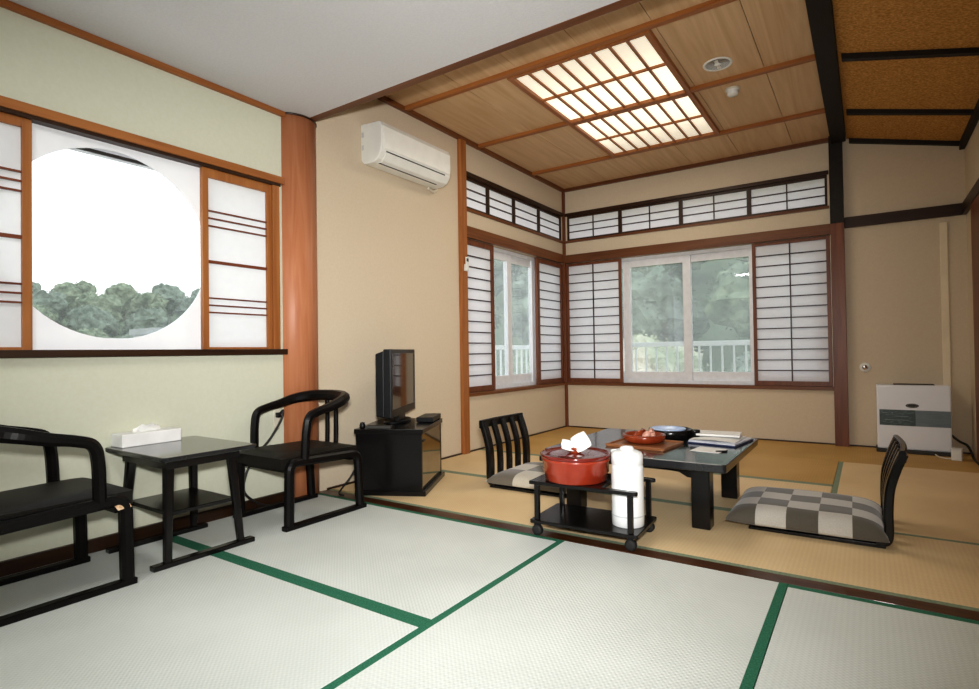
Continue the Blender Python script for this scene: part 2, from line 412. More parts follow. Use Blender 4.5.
wall_x('wall_left', YF, 2.30, -.06, 2.9, 'wall_green', [(.42, 2.075, .915, 1.905)], 'pale green plaster wall around the round window')
wall_x('wall_left.001', 2.30, YB+WT, -.06, 2.9, 'wall_beige', [(3.98, 5.93, .52, 1.91), (3.98, 5.90, 2.165, 2.46)], 'beige plaster wall with air conditioner and narrow window')
wall_y('wall_back', XL, -.20, -.06, 2.9, 'wall_beige', [(-2.92, -.262, .52, 1.91), (-2.89, -.275, 2.165, 2.46)], 'beige plaster wall around the wide window')
wall_y('wall_back.001', -.20, XR+.1, -.06, 2.9, 'wall_beige', [], 'dim beige plaster wall behind the white heater')
struct('wall_right', MB().box(XR, YF, -.06, XR+.1, YB, 2.9), 'wall_beige', 0, 'dim plaster wall at the far right edge', cat='wall')
struct('wall_front', MB().box(XL, YF-.1, -.06, XR, YF, 2.9), 'wall_green', 0, 'plaster wall behind the camera', cat='wall')

# ---- ceilings
struct('ceiling', MB().box(XL, YF, ZF, XR, 2.275, ZF+.06), 'ceil_white', 0, 'plain white ceiling of the near room', cat='ceiling')
mb = MB()
seams = [XL, -2.36, -1.905, -1.45, -.995, -.54, -.16]
for i in range(len(seams)-1):
    mb.box(seams[i]+.002, 2.36, ZC, seams[i+1]-.002, YB, ZC+.012)
struct('ceiling.001', mb, 'board', 0, 'tan boarded ceiling of the far room', cat='ceiling')
struct('ceiling.002', MB().box(XL, 2.36, ZC+.014, XR, YB, ZC+.05), 'dark_wood_y')
# sloping ceiling on the right
mb = MB()
mb.prism([(-.12, 2.745), (XR, 2.535), (XR, 2.56), (-.12, 2.77)], 'y', 2.36, YB)
struct('ceiling.003', mb, 'board_chip', 0, 'sloping chipboard ceiling strip beyond the black beam', cat='ceiling')

# header between rooms
struct('trim_2', MB().box(XL, 2.275, ZF-.002, XR, 2.33, 2.9), 'brown_wood_x', .002, 'dark wooden header where the white ceiling ends', cat='trim')
# battens
mb = MB()
for i, y in enumerate((3.215, 4.195, 5.185)):
    struct('trim_%d' % (3+i), MB().box(XL, y-.021, ZC-.028, -.2, y+.021, ZC), 'amber_wood_x', .002, ['ceiling batten before the lit lattice panel', 'ceiling batten crossing the middle of the lit panel', 'ceiling batten behind the lit lattice panel'][i], cat='batten')
struct('trim_6', MB().box(XL, 2.345, ZC-.035, XL+.035, YB, ZC), 'brown_wood_y', .002, 'brown cornice above the air conditioner wall', cat='cornice')
struct('trim_7', MB().box(XL, YB-.035, ZC-.035, -.2, YB, ZC), 'brown_wood_x', .002, 'brown cornice above the far window wall', cat='cornice')
struct('trim_8', MB().box(-.236, 2.335, ZC-.075, -.122, YB-.07, ZC+.02), 'black_beam', .004, 'thick black ceiling beam running to the far post', cat='beam')
for i, y in enumerate((3.22, 4.2, 5.2)):
    mb = MB(); mb.prism([(-.10, 2.735-.032), (XR, 2.538-.032), (XR, 2.538), (-.10, 2.742)], 'y', y-.022, y+.022)
    struct('trim_%d' % (9+i), mb, 'black_beam', .002, ['dark batten on the sloping ceiling, closest to camera', 'dark batten midway on the sloping ceiling', 'dark batten deepest on the sloping ceiling'][i], cat='batten')
mb = MB(); mb.prism([(-.10, 2.70), (XR, 2.503), (XR, 2.538), (-.10, 2.742)], 'y', YB-.04, YB)
struct('trim_12', mb, 'black_beam', .002, 'sloping dark cornice above the heater wall', cat='cornice')
struct('trim_13', MB().box(XR-.035, 2.36, 2.48, XR, YB, 2.545), 'black_beam', .002, 'dark cornice along the right wall', cat='cornice')
# posts
struct('trim_14', MB().box(-.255, YB-.07, -.002, -.15, YB+.02, 1.99), 'brown_wood_z', .002, 'square reddish wooden post between far window and heater wall', cat='post')
struct('trim_31', MB().box(-.255, YB-.07, 1.99, -.15, YB+.02, ZC), 'black_beam', .002, 'upper length of the post below the ceiling beam, darkened with painted shade', cat='post')  # same post in dark wood: shade near the ceiling put into its colour
struct('trim_15', MB().box(XL-.02, 3.90, -.002, XL+.035, 3.985, ZC-.03), 'amber_wood_z', .003, 'slim amber post beside the air conditioner', cat='post')
struct('trim_16', MB().box(XL, YB-.03, -.002, XL+.03, YB, ZC-.03), 'brown_wood_z', .002, 'thin corner strip where the window walls meet', cat='trim')
# nageshi rails and sills
struct('trim_17', MB().box(XL, YB-.028, 1.905, -.255, YB, 2.0), 'brown_wood_x', .002, 'brown lintel rail above the wide far window', cat='rail')
struct('trim_18', MB().box(XL, 3.985, 1.905, XL+.028, YB-.028, 2.005), 'brown_wood_y', .002, 'brown lintel rail above the narrow side window', cat='rail')
struct('trim_19', MB().box(-.15, YB-.028, 1.945, XR, YB, 2.04), 'dark_wood_x', .002, 'dark rail across the heater wall', cat='rail')
struct('trim_20', MB().box(XR-.028, 2.4, 1.945, XR, YB-.028, 2.04), 'dark_wood_y', .002, 'dark rail along the right wall', cat='rail')
struct('trim_21', MB().box(XL, YB-.025, .49, -.255, YB+.05, .522), 'brown_wood_x', .002, 'brown sill under the wide far window', cat='sill')
struct('trim_22', MB().box(XL-.05, 3.985, .49, XL+.025, YB-.025, .522), 'brown_wood_y', .002, 'brown sill under the narrow side window', cat='sill')
# near left wall trims
struct('trim_23', MB().box(XL, YF, 1.915, XL+.03, 2.12, 1.958), 'amber_wood_y', .003, 'amber lintel above the round window', cat='lintel')
struct('trim_32', MB().box(XL-.04, YF, 1.898, XL+.022, 2.10, 1.915), 'dark_wood_y', .002, 'dark groove strip under the amber lintel of the round window', cat='trim')
struct('trim_24', MB().box(XL-.08, YF, .885, XL+.035, 2.13, .918), 'dark_wood_y', .003, 'dark brown sill under the round window', cat='sill')
struct('trim_25', MB().box(XL, YF, ZF-.03, XL+.025, 2.29, ZF), 'amber_wood_y', .002, 'amber cornice under the white ceiling', cat='cornice')
struct('trim_26', MB().box(XL-.04, 2.045, .918, XL+.02, 2.09, 1.905), 'amber_wood_z', .002, 'amber jamb closing the round-window opening by the column', cat='jamb')
struct('baseboard_left', MB().box(XL, YF, 0, XL+.022, 2.12, .06), 'dark_wood_y', .003, 'dark wooden strip along the foot of the green wall', cat='baseboard')
struct('baseboard_left.001', MB().box(XL, 2.44, 0, XL+.012, YB, .012), 'dark_wood_y')
struct('baseboard_back', MB().box(XL, YB-.012, 0, XR, YB, .012), 'dark_wood_x')
# round column
mb = MB(); mb.lathe([(.153, 0), (.153, ZF-.012)], 48, (XL-.08, 2.25, 0))
c_ = struct('column', mb, 'column_wood', 0, 'polished round wooden column between the rooms', cat='column')
obj('collar', MB().lathe([(.154, ZF-.012), (.158, ZF-.010), (.158, ZF-.001)], 48, (XL-.08, 2.25, 0)), 'dark_wood_y', c_)

# ------------------------------------------------------------------ windows
def window(name, u0, u1, z0, z1, stiles, origin, rz, label, fw=.035, st=.082, glass='glass', fm='alu'):
    """local x along the wall, local +y into the wall"""
    t = thing(name, label, 'window', origin, rz); t['kind'] = 'structure'
    f = MB(); f.box(u0, 0, z0, u1, .07, z0+fw).box(u0, 0, z1-fw, u1, .07, z1).box(u0, 0, z0+fw, u0+fw, .07, z1-fw).box(u1-fw, 0, z0+fw, u1, .07, z1-fw)
    obj('window_frame', f, fm, t, .002)
    for i in range(len(stiles)-1):
        a, b = stiles[i], stiles[i+1]; y = .012 if i % 2 else .036
        za, zb = z0+fw, z1-fw
        a2, b2 = (a - st/2 if i else a+fw), (b + st/2 if i < len(stiles)-2 else b-fw)
        s = MB(); s.box(a2, y, za, a2+st, y+.022, zb).box(b2-st, y, za, b2, y+.022, zb).box(a2+st, y, za, b2-st, y+.022, za+st*1.1).box(a2+st, y, zb-st*.9, b2-st, y+.022, zb)
        so = obj('sash', s, fm, t, .002)
        obj('pane', MB().box(a2+st, y+.009, za+st*1.1, b2-st, y+.013, zb-st*.9), glass, so)
    return t
window('window_1', -2.92, -.262, .522, 1.905, [-2.92, -2.205, -1.555, -.915, -.262], (0, YB+.055, 0), 0, 'wide white-framed sliding window facing the balcony and trees')
window('window_2', 3.98, 5.93, .522, 1.905, [3.98, 4.40, 4.84, 5.34, 5.93], (XL-.055, 0, 0), PI/2, 'narrow white-framed sliding window between two paper screens')
w3 = window('window_3', .42, 2.075, .918, 1.905, [.42, 2.075], (XL-.055, 0, 0), PI/2, 'white-framed pane behind the round cut-out', .051, .006, 'glass_clear', 'alu')
obj('head_bar', MB().box(.48, -.006, 1.845, 2.01, .004, 1.859), 'alu_dark', w3)
obj('foot_bar', MB().box(.48, -.004, .962, 2.01, .03, .971), 'alu_dark', w3)

def shoji(name, u0, u1, z0, z1, cols, rows, origin, rz, label, cat, group=None, fr=(.03, .03, .03, .045), m='brown_wood_z', lm='lattice', paper='paper', lines=None, bar=.010, depth=.028, crossr=.011):
    """fr: left stile, right stile, top rail, bottom rail; local x along wall, +y into the wall"""
    t = thing(name, label, cat, origin, rz, group)
    a, b, c, d = u0+fr[0], u1-fr[1], z0+fr[3], z1-fr[2]
    f = MB(); f.box(u0, 0, z0, a, depth, z1).box(b, 0, z0, u1, depth, z1).box(a, 0, z0, b, depth, c).box(a, 0, d, b, depth, z1)
    obj('screen_frame', f, m, t, .0015)
    l = MB()
    for i in range(1, cols):
        x = a+(b-a)*i/cols; l.box(x-crossr/2, .004, c, x+crossr/2, .016, d)
    if lines is None:
        zz = [(c+(d-c)*j/rows, bar) for j in range(1, rows)]
    else: zz = lines
    if lines is None:
        for z, w in zz: l.box(a, .003, z-w/2, b, .016, z+w/2)
        obj('lattice', l, lm, t)
    else:
        for z, w in zz: obj('lattice_bar', MB().box(a, .003, z-w/2, b, .016, z+w/2), lm, t)
    obj('paper', MB().box(a-.004, .0165, c-.004, b+.004, .0172, d+.004), paper, t)
    return t
G1 = 'paper screens of the far windows'
W = (0, YB+.002, 0)
shoji('shoji_screen', -2.915, -2.245, .523, 1.90, 2, 13, W, 0, 'two-column paper screen at the far window, by the room corner', 'paper screen', G1, m='brown_wood_z')
shoji('shoji_screen', -.915, -.265, .523, 1.90, 2, 13, W, 0, 'two-column paper screen at the far window, beside the square post', 'paper screen', G1)
WL = (XL-.002, 0, 0)
shoji('shoji_screen', 3.982, 4.46, .523, 1.90, 1, 13, WL, PI/2, 'paper screen at the side window, beside the slim amber post', 'paper screen', G1, fr=(.02, .04, .05, .05))
shoji('shoji_screen', 5.30, 5.925, .523, 1.90, 1, 13, WL, PI/2, 'paper screen at the side window, next to the room corner', 'paper screen', G1, fr=(.06, .05, .05, .05))
# transoms
G2 = 'paper transoms above the far window'
xs = [-2.89, -2.247, -1.586, -.932, -.275]
nm = ['first paper transom from the corner over the far window', 'second paper transom from the corner over the far window', 'third paper transom from the corner over the far window', 'paper transom over the far window beside the square post']
for i in range(4):
    shoji('shoji_transom', xs[i], xs[i+1], 2.165, 2.46, 2, 3, W, 0, nm[i], 'transom', G2, fr=(.02, .02, .03, .025), m='dark_wood_x')
G3 = 'paper transoms above the side window'
ys = [3.98, 4.38, 4.85, 5.37, 5.90]
nm = ['paper transom over the side window beside the amber post', 'second paper transom from the amber post over the side window', 'third paper transom from the amber post over the side window', 'paper transom over the side window closest to the room corner']
for i in range(4):
    shoji('shoji_transom', ys[i], ys[i+1], 2.165, 2.46, 1, 3, WL, PI/2, nm[i], 'transom', G3, fr=(.022, .022, .03, .025), m='dark_wood_y')
struct('trim_27', MB().box(XL, YB-.02, 2.455, -.262, YB+.01, 2.49), 'dark_wood_x', .002, 'dark rail over the far transoms', cat='rail')
struct('trim_28', MB().box(XL, YB-.02, 2.145, -.262, YB+.01, 2.168), 'brown_wood_x', .002, 'thin rail under the far transoms', cat='rail')
struct('trim_29', MB().box(XL-.01, 3.985, 2.455, XL+.02, YB-.02, 2.495), 'dark_wood_y', .002, 'dark rail over the side transoms', cat='rail')
struct('trim_30', MB().box(XL-.01, 3.985, 2.145, XL+.02, YB-.02, 2.168), 'brown_wood_y', .002, 'thin rail under the side transoms', cat='rail')
# round-window sliding panels
LN = [(1.67, .008), (1.63, .008), (1.588, .008), (1.393, .016), (1.196, .008), (1.157, .008), (1.118, .008)]
shoji('sliding_paper_panel', 1.627, 2.045, .918, 1.90, 1, 1, (XL+.004, 0, 0), PI/2, 'sliding paper panel with triple bars, between round cut-out and column', 'sliding panel', 'sliding panels of the round window', fr=(.032, .03, .05, .012), m='amber_wood_z', lm='lattice_red', paper='paper_bright', lines=LN)
shoji('sliding_paper_panel', .43, .888, .918, 1.90, 1, 1, (XL+.004, 0, 0), PI/2, 'sliding paper panel with triple bars, cut off by the picture edge', 'sliding panel', 'sliding panels of the round window', fr=(.03, .034, .04, .012), m='amber_wood_z', lm='lattice_red', paper='paper_bright', lines=LN)
# white board with the round opening
cy, cz, R0 = 1.221, 1.419, .449
mb = MB(); n = 72; y0, y1, z0, z1 = .60, 1.70, .918, 1.902
ci, ou = [], []
for k in range(n):
    a = 2*PI*k/n; c, s = math.cos(a), math.sin(a)
    ci.append((cy+R0*c, cz+R0*s))
    t = min(((y1-cy) if c > 0 else (cy-y0))/max(abs(c), 1e-6), ((z1-cz) if s > 0 else (cz-z0))/max(abs(s), 1e-6))
    ou.append((cy+t*c, cz+t*s))
for xx in (XL-.028, XL-.040):
    mb.add([(xx, p[0], p[1]) for p in ci+ou], [(k, (k+1) % n, n+(k+1) % n, n+k) for k in range(n)])
mb.add([(XL-.028, p[0], p[1]) for p in ci]+[(XL-.040, p[0], p[1]) for p in ci], [(k, (k+1) % n, n+(k+1) % n, n+k) for k in range(n)])
tag(obj('round_window_board', mb, 'white_board'), 'white sliding board with a large round cut-out in the left window', 'window board')

# ------------------------------------------------------------------ lit lattice panel in the ceiling
lx0, lx1, ly0, ly1 = -2.01, -1.025, 3.23, 5.14; lc = ((lx0+lx1)/2, 4.195)
t = thing('ceiling_light', 'large glowing ceiling light behind a two-panel wooden lattice', 'ceiling light', (lc[0], lc[1], ZC))
hw = (lx1-lx0)/2; hl = (ly1-ly0)/2
f = MB(); zt, zb = -.001, -.034
f.box(-hw, -hl, zb, -hw+.035, hl, zt).box(hw-.035, -hl, zb, hw, hl, zt)
f.box(-hw+.035, -hl, zb, hw-.035, -hl+.03, zt).box(-hw+.035, hl-.03, zb, hw-.035, hl, zt).box(-hw+.035, -.032, zb-.004, hw-.035, .032, zt)
obj('lamp_frame', f, 'amber_wood_y', t, .002)
l = MB()
for k in range(1, 8):
    x = -hw+.035+(2*hw-.07)*k/8; l.box(x-.008, -hl+.03, -.026, x+.008, hl-.03, -.012)
for s in (-1, 1): l.box(-hw+.035, s*hl*.52-.008, -.028, hw-.035, s*hl*.52+.008, -.012)
obj('lattice', l, 'amber_wood_y', t)
for s in (-1, 1): obj('diffuser', MB().box(-hw+.035, s*.03, -.010, hw-.035, s*(hl-.03), -.006), lamp_paper_mat('glowing_diffuser') if s < 0 else bpy.data.materials['glowing_diffuser'], t)

t = thing('downlight', 'round recessed chrome ceiling spotlight, switched off', 'spotlight', (-.79, 3.94, ZC))
obj('trim_ring', MB().lathe([(.076, -.004), (.082, -.008), (.090, -.007), (.093, -.001)], 40, cap=False), 'white_plastic', t)
obj('reflector', MB().lathe([(.077, -.004), (.06, -.002), (.05, -.0015), (0, -.0012)], 40), 'chrome', t)
mb = MB(); mb.lathe([(0, -.012), (.02, -.010), (.022, -.003), (.016, -.001)], 20); mb.box(-.012, -.06, -.006, .012, .06, -.002)
obj('bulb', mb, 'white_plastic', t)
t = thing('smoke_detector', 'small round cream smoke detector on the board ceiling', 'smoke detector', (-.78, 4.385, ZC))
obj('base', MB().lathe([(.05, -.012), (.052, -.002), (.052, 0)], 32), 'cream_plastic', t)
obj('sensor_head', MB().lathe([(0, -.05), (.032, -.048), (.04, -.038), (.036, -.018), (.045, -.012)], 32, cap=False), 'white_plastic', t)

# ------------------------------------------------------------------ air conditioner
t = thing('air_conditioner', 'white wall-mounted air conditioner above the television', 'air conditioner', (XL, 3.155, 2.215))
hl = .385
prof = [(0.0, 0.03), (.03, 0.0), (.12, .0), (.165, .018), (.195, .06), (.205, .12), (.205, .24), (.185, .275), (.03, .285), (0.0, .285)]
mb = MB(); mb.prism(prof, 'y', -hl, hl)
mb.v = [Vector((v.x, v.y, v.z)) for v in mb.v]
obj('casing', mb, 'white_plastic', t, .008)
pp = [(.207, .085), (.2085, .12), (.2085, .238), (.192, .272), (.186, .272), (.200, .236), (.200, .085)]
obj('front_panel', MB().prism(pp, 'y', -hl+.02, hl-.012), 'white_plastic', t, .003)
lo = [(.196, .054), (.168, .012), (.124, -.006), (.122, -.001), (.165, .018), (.192, .057)]
obj('louver', MB().prism(lo, 'y', -hl+.05, hl-.06), 'white_plastic', t, .001)
mb = MB(); mb.prism([(.199, .0655), (.2025, .072), (.2, .074), (.196, .067)], 'y', -hl+.05, hl-.07); mb.prism([(.125, -.0035), (.140, -.003), (.140, .002), (.125, .002)], 'y', -hl+.05, hl-.10)
obj('air_slot', mb, 'slot', t)
for k in range(2): obj('side_vent', MB().box(.012, -hl-.0015, .10+k*.09, .032, -hl+.001, .135+k*.09), 'thermos_grey', t)
obj('drain_hose', MB().tube(smooth_path([(.02, hl-.02, .10), (.02, hl+.035, .08), (.02, hl+.045, .02), (.03, hl-.01, -.02), (.05, hl-.1, -.012)]), .011), 'cream_plastic', t)

t = thing('remote_control', 'small white air conditioner remote in a holder on the amber post', 'remote control', (XL+.0335, 3.955, 1.655))
obj('holder', MB().box(0, -.024, -.06, .012, .024, .0), 'white_plastic', t, .003)
r_ = obj('handset', MB().box(.012, -.021, -.055, .022, .021, .062), 'white_plastic', t, .004)
obj('display', MB().box(.0221, -.014, .022, .0228, .014, .05), 'slot', r_)

# ------------------------------------------------------------------ armchairs
def make_chair():
    """front towards +Y, origin on the floor under the middle of the front legs"""
    t = thing('armchair', '', 'armchair')
    hw = .213
    for s in (-1, 1):
        x = s*hw
        p = fillet([(x, 0, .02), (x, -.006, .335), (x, -.46, .318), (x, -.475, .02)], .05, 6)
        obj('leg_frame', MB().sweep(p, rect(.044, .046, .25), up=(1, 0, 0)), 'black_chair', t)
        obj('runner', MB().box(x-.02, .03, 0, x+.02, -.51, .024), 'black_chair', t, .004)
    mb = MB(); nx, ny = 12, 12; vs, fs = [], []
    for j in range(ny+1):
        for i in range(nx+1):
            a = -1+2*i/nx; b = -1+2*j/ny
            k = (1-abs(a)**6)*(1-abs(b)**6)
            vs.append((a*.199, -.222+b*.252, .358+.026*k**.5-.012*(1-b)*.5))
    for j in range(ny):
        for i in range(nx): q = j*(nx+1)+i; fs.append((q, q+1, q+nx+2, q+nx+1))
    mb.add(vs, fs, True)
    mb.box(-.197, -.468, .305, .197, .028, .358)
    obj('seat', mb, 'black_leather', t)
    obj('seat_rail', MB().box(-.195, -.45, .28, .195, -.42, .315), 'black_chair', t, .003)
    obj('seat_rail', MB().box(-.195, -.035, .28, .195, -.008, .315), 'black_chair', t, .003)
    half = [(hw+.006, -.095, .34), (hw+.012, -.102, .49), (hw+.014, -.12, .556), (hw+.014, -.175, .58), (hw+.010, -.26, .598), (hw-.006, -.35, .622), (hw-.06, -.422, .636), (hw-.13, -.447, .640), (0, -.455, .642)]
    path = smooth_path(half, 6); path = path + [Vector((-p.x, p.y, p.z)) for p in reversed(path[:-1])]
    sc = []
    for p in path: sc.append(1.0 + .4*max(0, min(1, (-p.y-.2)/.22)))
    obj('arm_rail', MB().sweep(path, rect(.042, .042, .3), up=(1, 0, 0), smooth=False, scale=sc), 'black_chair', t)
    for x in (-.04, .035):
        obj('back_spindle', MB().sweep(smooth_path([(x, -.45, .30), (x, -.455, .45), (x, -.455, .635)], 5), rect(.024, .018)), 'black_chair', t)
    return t
ch = make_chair()
ch.location = (-2.640, 1.775, 0); ch.rotation_euler = (0, 0, PI)
ch['label'] = 'black bentwood armchair beside the round column, facing the small table'
lab = 'black bentwood armchair partly cut off by the picture edge, chipped near its front leg'
ch2 = dup(ch, (-2.610, 1.02, 0), 0, lab)
ch['group'] = ch2['group'] = 'matching armchairs at the small table'
mb = MB(); mb.add([(.2358, -.04, .298), (.2358, -.052, .318), (.2358, -.03, .322), (.2358, -.022, .315), (.2358, .0, .318), (.2358, .008, .302), (.2358, -.005, .306), (.2358, -.02, .301)], [tuple(range(8))])
tag(obj('chipped_edge', mb, 'bare_wood', ch2), 'pale bare wood where the lacquer has chipped')

# ------------------------------------------------------------------ small table
t = thing('side_table', 'small black table with lower shelf between the two armchairs', 'table', (-2.650, 1.360, 0))
def rr(hx, hy, r, n=6):
    o = []
    for sx, sy, a0 in ((1, 1, 0), (-1, 1, PI/2), (-1, -1, PI), (1, -1, 1.5*PI)):
        for k in range(n+1):
            a = a0+PI/2*k/n; o.append((sx*(hx-r)+r*math.cos(a), sy*(hy-r)+r*math.sin(a)))
    return o
obj('tabletop', MB().prism(rr(.275, .212, .02), 'z', .448, .468), 'black_table', t, .004)
obj('apron', MB().box(-.20, -.165, .405, .20, -.145, .448).box(-.20, .145, .405, .20, .165, .448).box(-.20, -.145, .405, -.18, .145, .448).box(.18, -.145, .405, .20, .145, .448), 'black_lacquer', t)
for sx in (-1, 1):
    for sy in (-1, 1):
        obj('leg', MB().sweep([(sx*.165, sy*.14, .448), (sx*.203, sy*.165, .02)], rect(.036, .030, .2), up=(1, 0, 0), scale=[1.15, .85]), 'black_lacquer', t)
    obj('runner', MB().box(sx*.203-.02, -.228, 0, sx*.203+.02, .228, .022), 'black_lacquer', t, .004)
obj('shelf', MB().box(-.185, -.15, .205, .185, .15, .222), 'black_lacquer', t, .003)

t = thing('tissue_box', 'white tissue box on the small black table', 'tissue box', (-2.872, 1.312, .468), math.radians(2))
obj('carton', MB().box(-.055, -.135, 0, .055, .135, .06), 'white_paper', t, .004)
mb = MB(); vs, fs = [], []
for i in range(9):
    for j in range(7):
        u, v = -1+2*i/8, j/6
        vs.append((.012*math.sin(u*5)*(1-v)+.035*(v-.3)*math.cos(u*2), .07*u*(1-.15*v), .059+.036*v*(1-.5*u*u)+.006*math.sin(u*9)))
for i in range(8):
    for j in range(6): q = i*7+j; fs.append((q, q+1, q+8, q+7))
mb.add(vs, fs, True); obj('tissue', mb, 'white_paper', t)

# ------------------------------------------------------------------ TV cabinet and TV
fd = Vector((.891, .454)); sd = Vector((-.454, .891))     # facing direction of the glass door, and direction along it
c0 = Vector((-2.276, 2.630))
rz = math.atan2(fd.y, fd.x)                                # local +x = facing, +y = along the door
t = thing('television_cabinet', 'black low cabinet with smoked glass door under the television', 'cabinet', (c0.x, c0.y, 0), rz)
D, Wd = .44, .588
obj('base', MB().box(-D, 0, 0, .012, Wd, .03), 'black_lacquer', t, .003)
f = MB(); f.box(-D+.01, .005, .03, -.010, .03, .383).box(-D+.01, Wd-.03, .03, -.010, Wd-.005, .383).box(-D+.01, .03, .03, -D+.03, Wd-.03, .383).box(-D+.03, .03, .19, -.05, Wd-.03, .205)
obj('body', f, 'black_lacquer', t, .002)
obj('cabinet_top', MB().box(-D, -.003, .383, .0, Wd, .413), 'black_lacquer', t, .003)
dr = obj('door', MB().box(-.03, .031, .035, -.012, Wd-.031, .378), 'cab_glass', t, .002)
obj('handle', MB().box(-.012, .03, .33, -.004, .09, .342), 'black_plastic', dr, .002)

tp = Vector((-2.515, 2.605)); td = Vector((-.475, .88)); tf = Vector((.88, .475))
L_ = .64
tc_ = tp + td*L_/2
t = thing('television', 'black flat-screen television turned towards the far room', 'television', (tc_.x, tc_.y, .4135), math.atan2(tf.y, tf.x))
z0, z1 = .055, .496
h = L_/2
mb = MB(); mb.box(-.05, -h, z0, 0, h, z1)
mb.prism([(-.05, z0+.0), (-.105, z0+.01), (-.105, z1-.03), (-.05, z1-.01)], 'y', -h+.012, h-.25)
obj('housing', mb, 'black_plastic', t, .006)
obj('screen', MB().box(0, -h+.028, z0+.05, .0012, h-.028, z1-.028), 'screen', t)
obj('bezel', MB().box(0, -h, z0, .004, h, z0+.05).box(0, -h, z1-.028, .004, h, z1).box(0, -h, z0+.05, .004, -h+.028, z1-.028).box(0, h-.028, z0+.05, .004, h, z1-.028), 'black_plastic', t, .001)
obj('stand_neck', MB().box(-.045, -.09, .012, -.015, .09, z0+.03), 'black_plastic', t, .003)
mb = MB(); mb.prism([(-.045+.085*math.cos(a), .17*math.sin(a)) for a in [2*PI*k/36 for k in range(36)]], 'z', 0, .014)
obj('stand_base', mb, 'black_plastic', t, .004)

t = thing('video_player', 'thin black box on the cabinet behind the television screen', 'video player', (c0.x-.068*fd.x+.455*sd.x, c0.y-.068*fd.y+.455*sd.y, .4135), rz)
obj('case', MB().box(-.058, -.13, .003, .058, .13, .034), 'black_plastic', t, .003)
obj('foot', MB().box(-.05, -.11, 0, .05, .11, .004), 'rubber', t)
def cabpt(x, y): return (c0.x+x*fd.x+y*sd.x, c0.y+x*fd.y+y*sd.y, .4132)
tag(obj('remote_control', MB().box(-.08, -.022, 0, .08, .022, .018), 'slot', None, .004), 'grey remote lying on the television cabinet edge', 'remote control')
o = bpy.data.objects['remote_control.001']; o.location = cabpt(-.29, .035); o.rotation_euler = (0, 0, rz)
o = tag(obj('lidded_jar', MB().lathe([(.012, 0), (.018, .004), (.018, .024), (.013, .03), (.015, .036), (0, .04)], 20), 'black_plastic'), 'tiny black jar at the cabinet corner behind the armchair', 'jar')
o.location = cabpt(-.395, .03)

# ------------------------------------------------------------------ low table
TX0, TX1, TY0, TY1, TZ = -1.51, -.555, 2.765, 3.70, .34
tcx, tcy = (TX0+TX1)/2, (TY0+TY1)/2
t = thing('low_table', 'low black lacquered table in the far room', 'low table', (tcx, tcy, 0))
hx, hy = (TX1-TX0)/2, (TY1-TY0)/2
obj('tabletop', MB().prism(rr(hx, hy, .02), 'z', TZ-.04, TZ), 'black_table', t, .004)
lx, ly = hx-.137, hy-.13
def apron_outline(a):
    return [(-a, TZ-.04), (-a, TZ-.105), (-a+.07, TZ-.10), (-a+.11, TZ-.078), (-a+.16, TZ-.075), (a-.16, TZ-.075), (a-.11, TZ-.078), (a-.07, TZ-.10), (a, TZ-.105), (a, TZ-.04)]
for s in (-1, 1):
    mb = MB(); mb.prism(apron_outline(lx), 'y', s*ly-.01, s*ly+.01); obj('apron', mb, 'black_lacquer', t, .002)
    mb = MB(); mb.prism(apron_outline(ly), 'x', s*lx-.01, s*lx+.01); obj('apron', mb, 'black_lacquer', t, .002)
for sx in (-1, 1):
    for sy in (-1, 1):
        obj('leg', MB().box(sx*lx-.044, sy*ly-.044, 0, sx*lx+.044, sy*ly+.044, TZ-.04), 'black_lacquer', t, .006)

# things on the low table
o = tag(obj('serving_tray', MB().prism(rr(.17, .155, .015), 'z', 0, .006).box(-.17, -.155, .006, .17, -.145, .014).box(-.17, .145, .006, .17, .155, .014).box(-.17, -.145, .006, -.16, .145, .014).box(.16, -.145, .006, .17, .145, .014), 'tray_wood', None, .002), 'square brown wooden tray under the red-brown bowl', 'tray')
o.location = (-1.065, 3.15, TZ); o.rotation_euler = (0, 0, math.radians(-4))
t = thing('lacquer_bowl', 'round red-brown lacquered bowl on the square tray', 'bowl', (-1.085, 3.20, TZ+.0065))
obj('bowl_body', MB().lathe([(.0, .0), (.085, .0), (.112, .012), (.122, .03), (.12, .048), (.112, .05), (.106, .044), (.108, .03), (.09, .012), (0, .01)], 40), 'brown_lacquer', t)
for i, (dx, dy, rz_, c, lb) in enumerate([(.02, -.02, .3, 'pink_wrap', 'pink wrapped sweet on top in the red-brown bowl'), (-.035, .02, 1.2, 'brown_lacquer', 'dark brown wrapped sweet in the red-brown bowl'), (.035, .04, 2.0, 'pink_wrap', 'pink wrapped sweet at the rear of the red-brown bowl')]):
    mb = MB(); mb.lathe([(.004, -.045), (.016, -.04), (.007, -.026), (.017, -.018), (.02, 0), (.017, .018), (.007, .026), (.016, .04), (.004, .045)], 12)
    mb.xf(Matrix.Translation((0, 0, .030)) @ Matrix.Rotation(PI/2 - (.75 if i == 0 else .35), 4, 'Y'))
    o = tag(obj('wrapped_sweet', mb, c), lb, 'sweet', 'sweets in the bowl'); o.location = (-1.085+dx, 3.20+dy, TZ+.021); o.rotation_euler = (0, 0, rz_)
t = thing('round_lacquer_box', 'round black lacquered container at the far side of the low table', 'container', (-1.02, 3.50, TZ))
obj('box_body', MB().lathe([(0, 0), (.118, 0), (.129, .006), (.130, .050), (.126, .054), (.121, .050), (.120, .03), (0, .028)], 48), 'black_lacquer', t)
o = tag(obj('shallow_dish', MB().lathe([(0, 0), (.064, 0), (.100, .014), (.108, .026), (.105, .028), (.096, .018), (.062, .006), (0, .005)], 40), 'blue_white'), 'pale blue shallow dish inside the round black container', 'dish'); o.location = (-1.035, 3.50, TZ+.029)
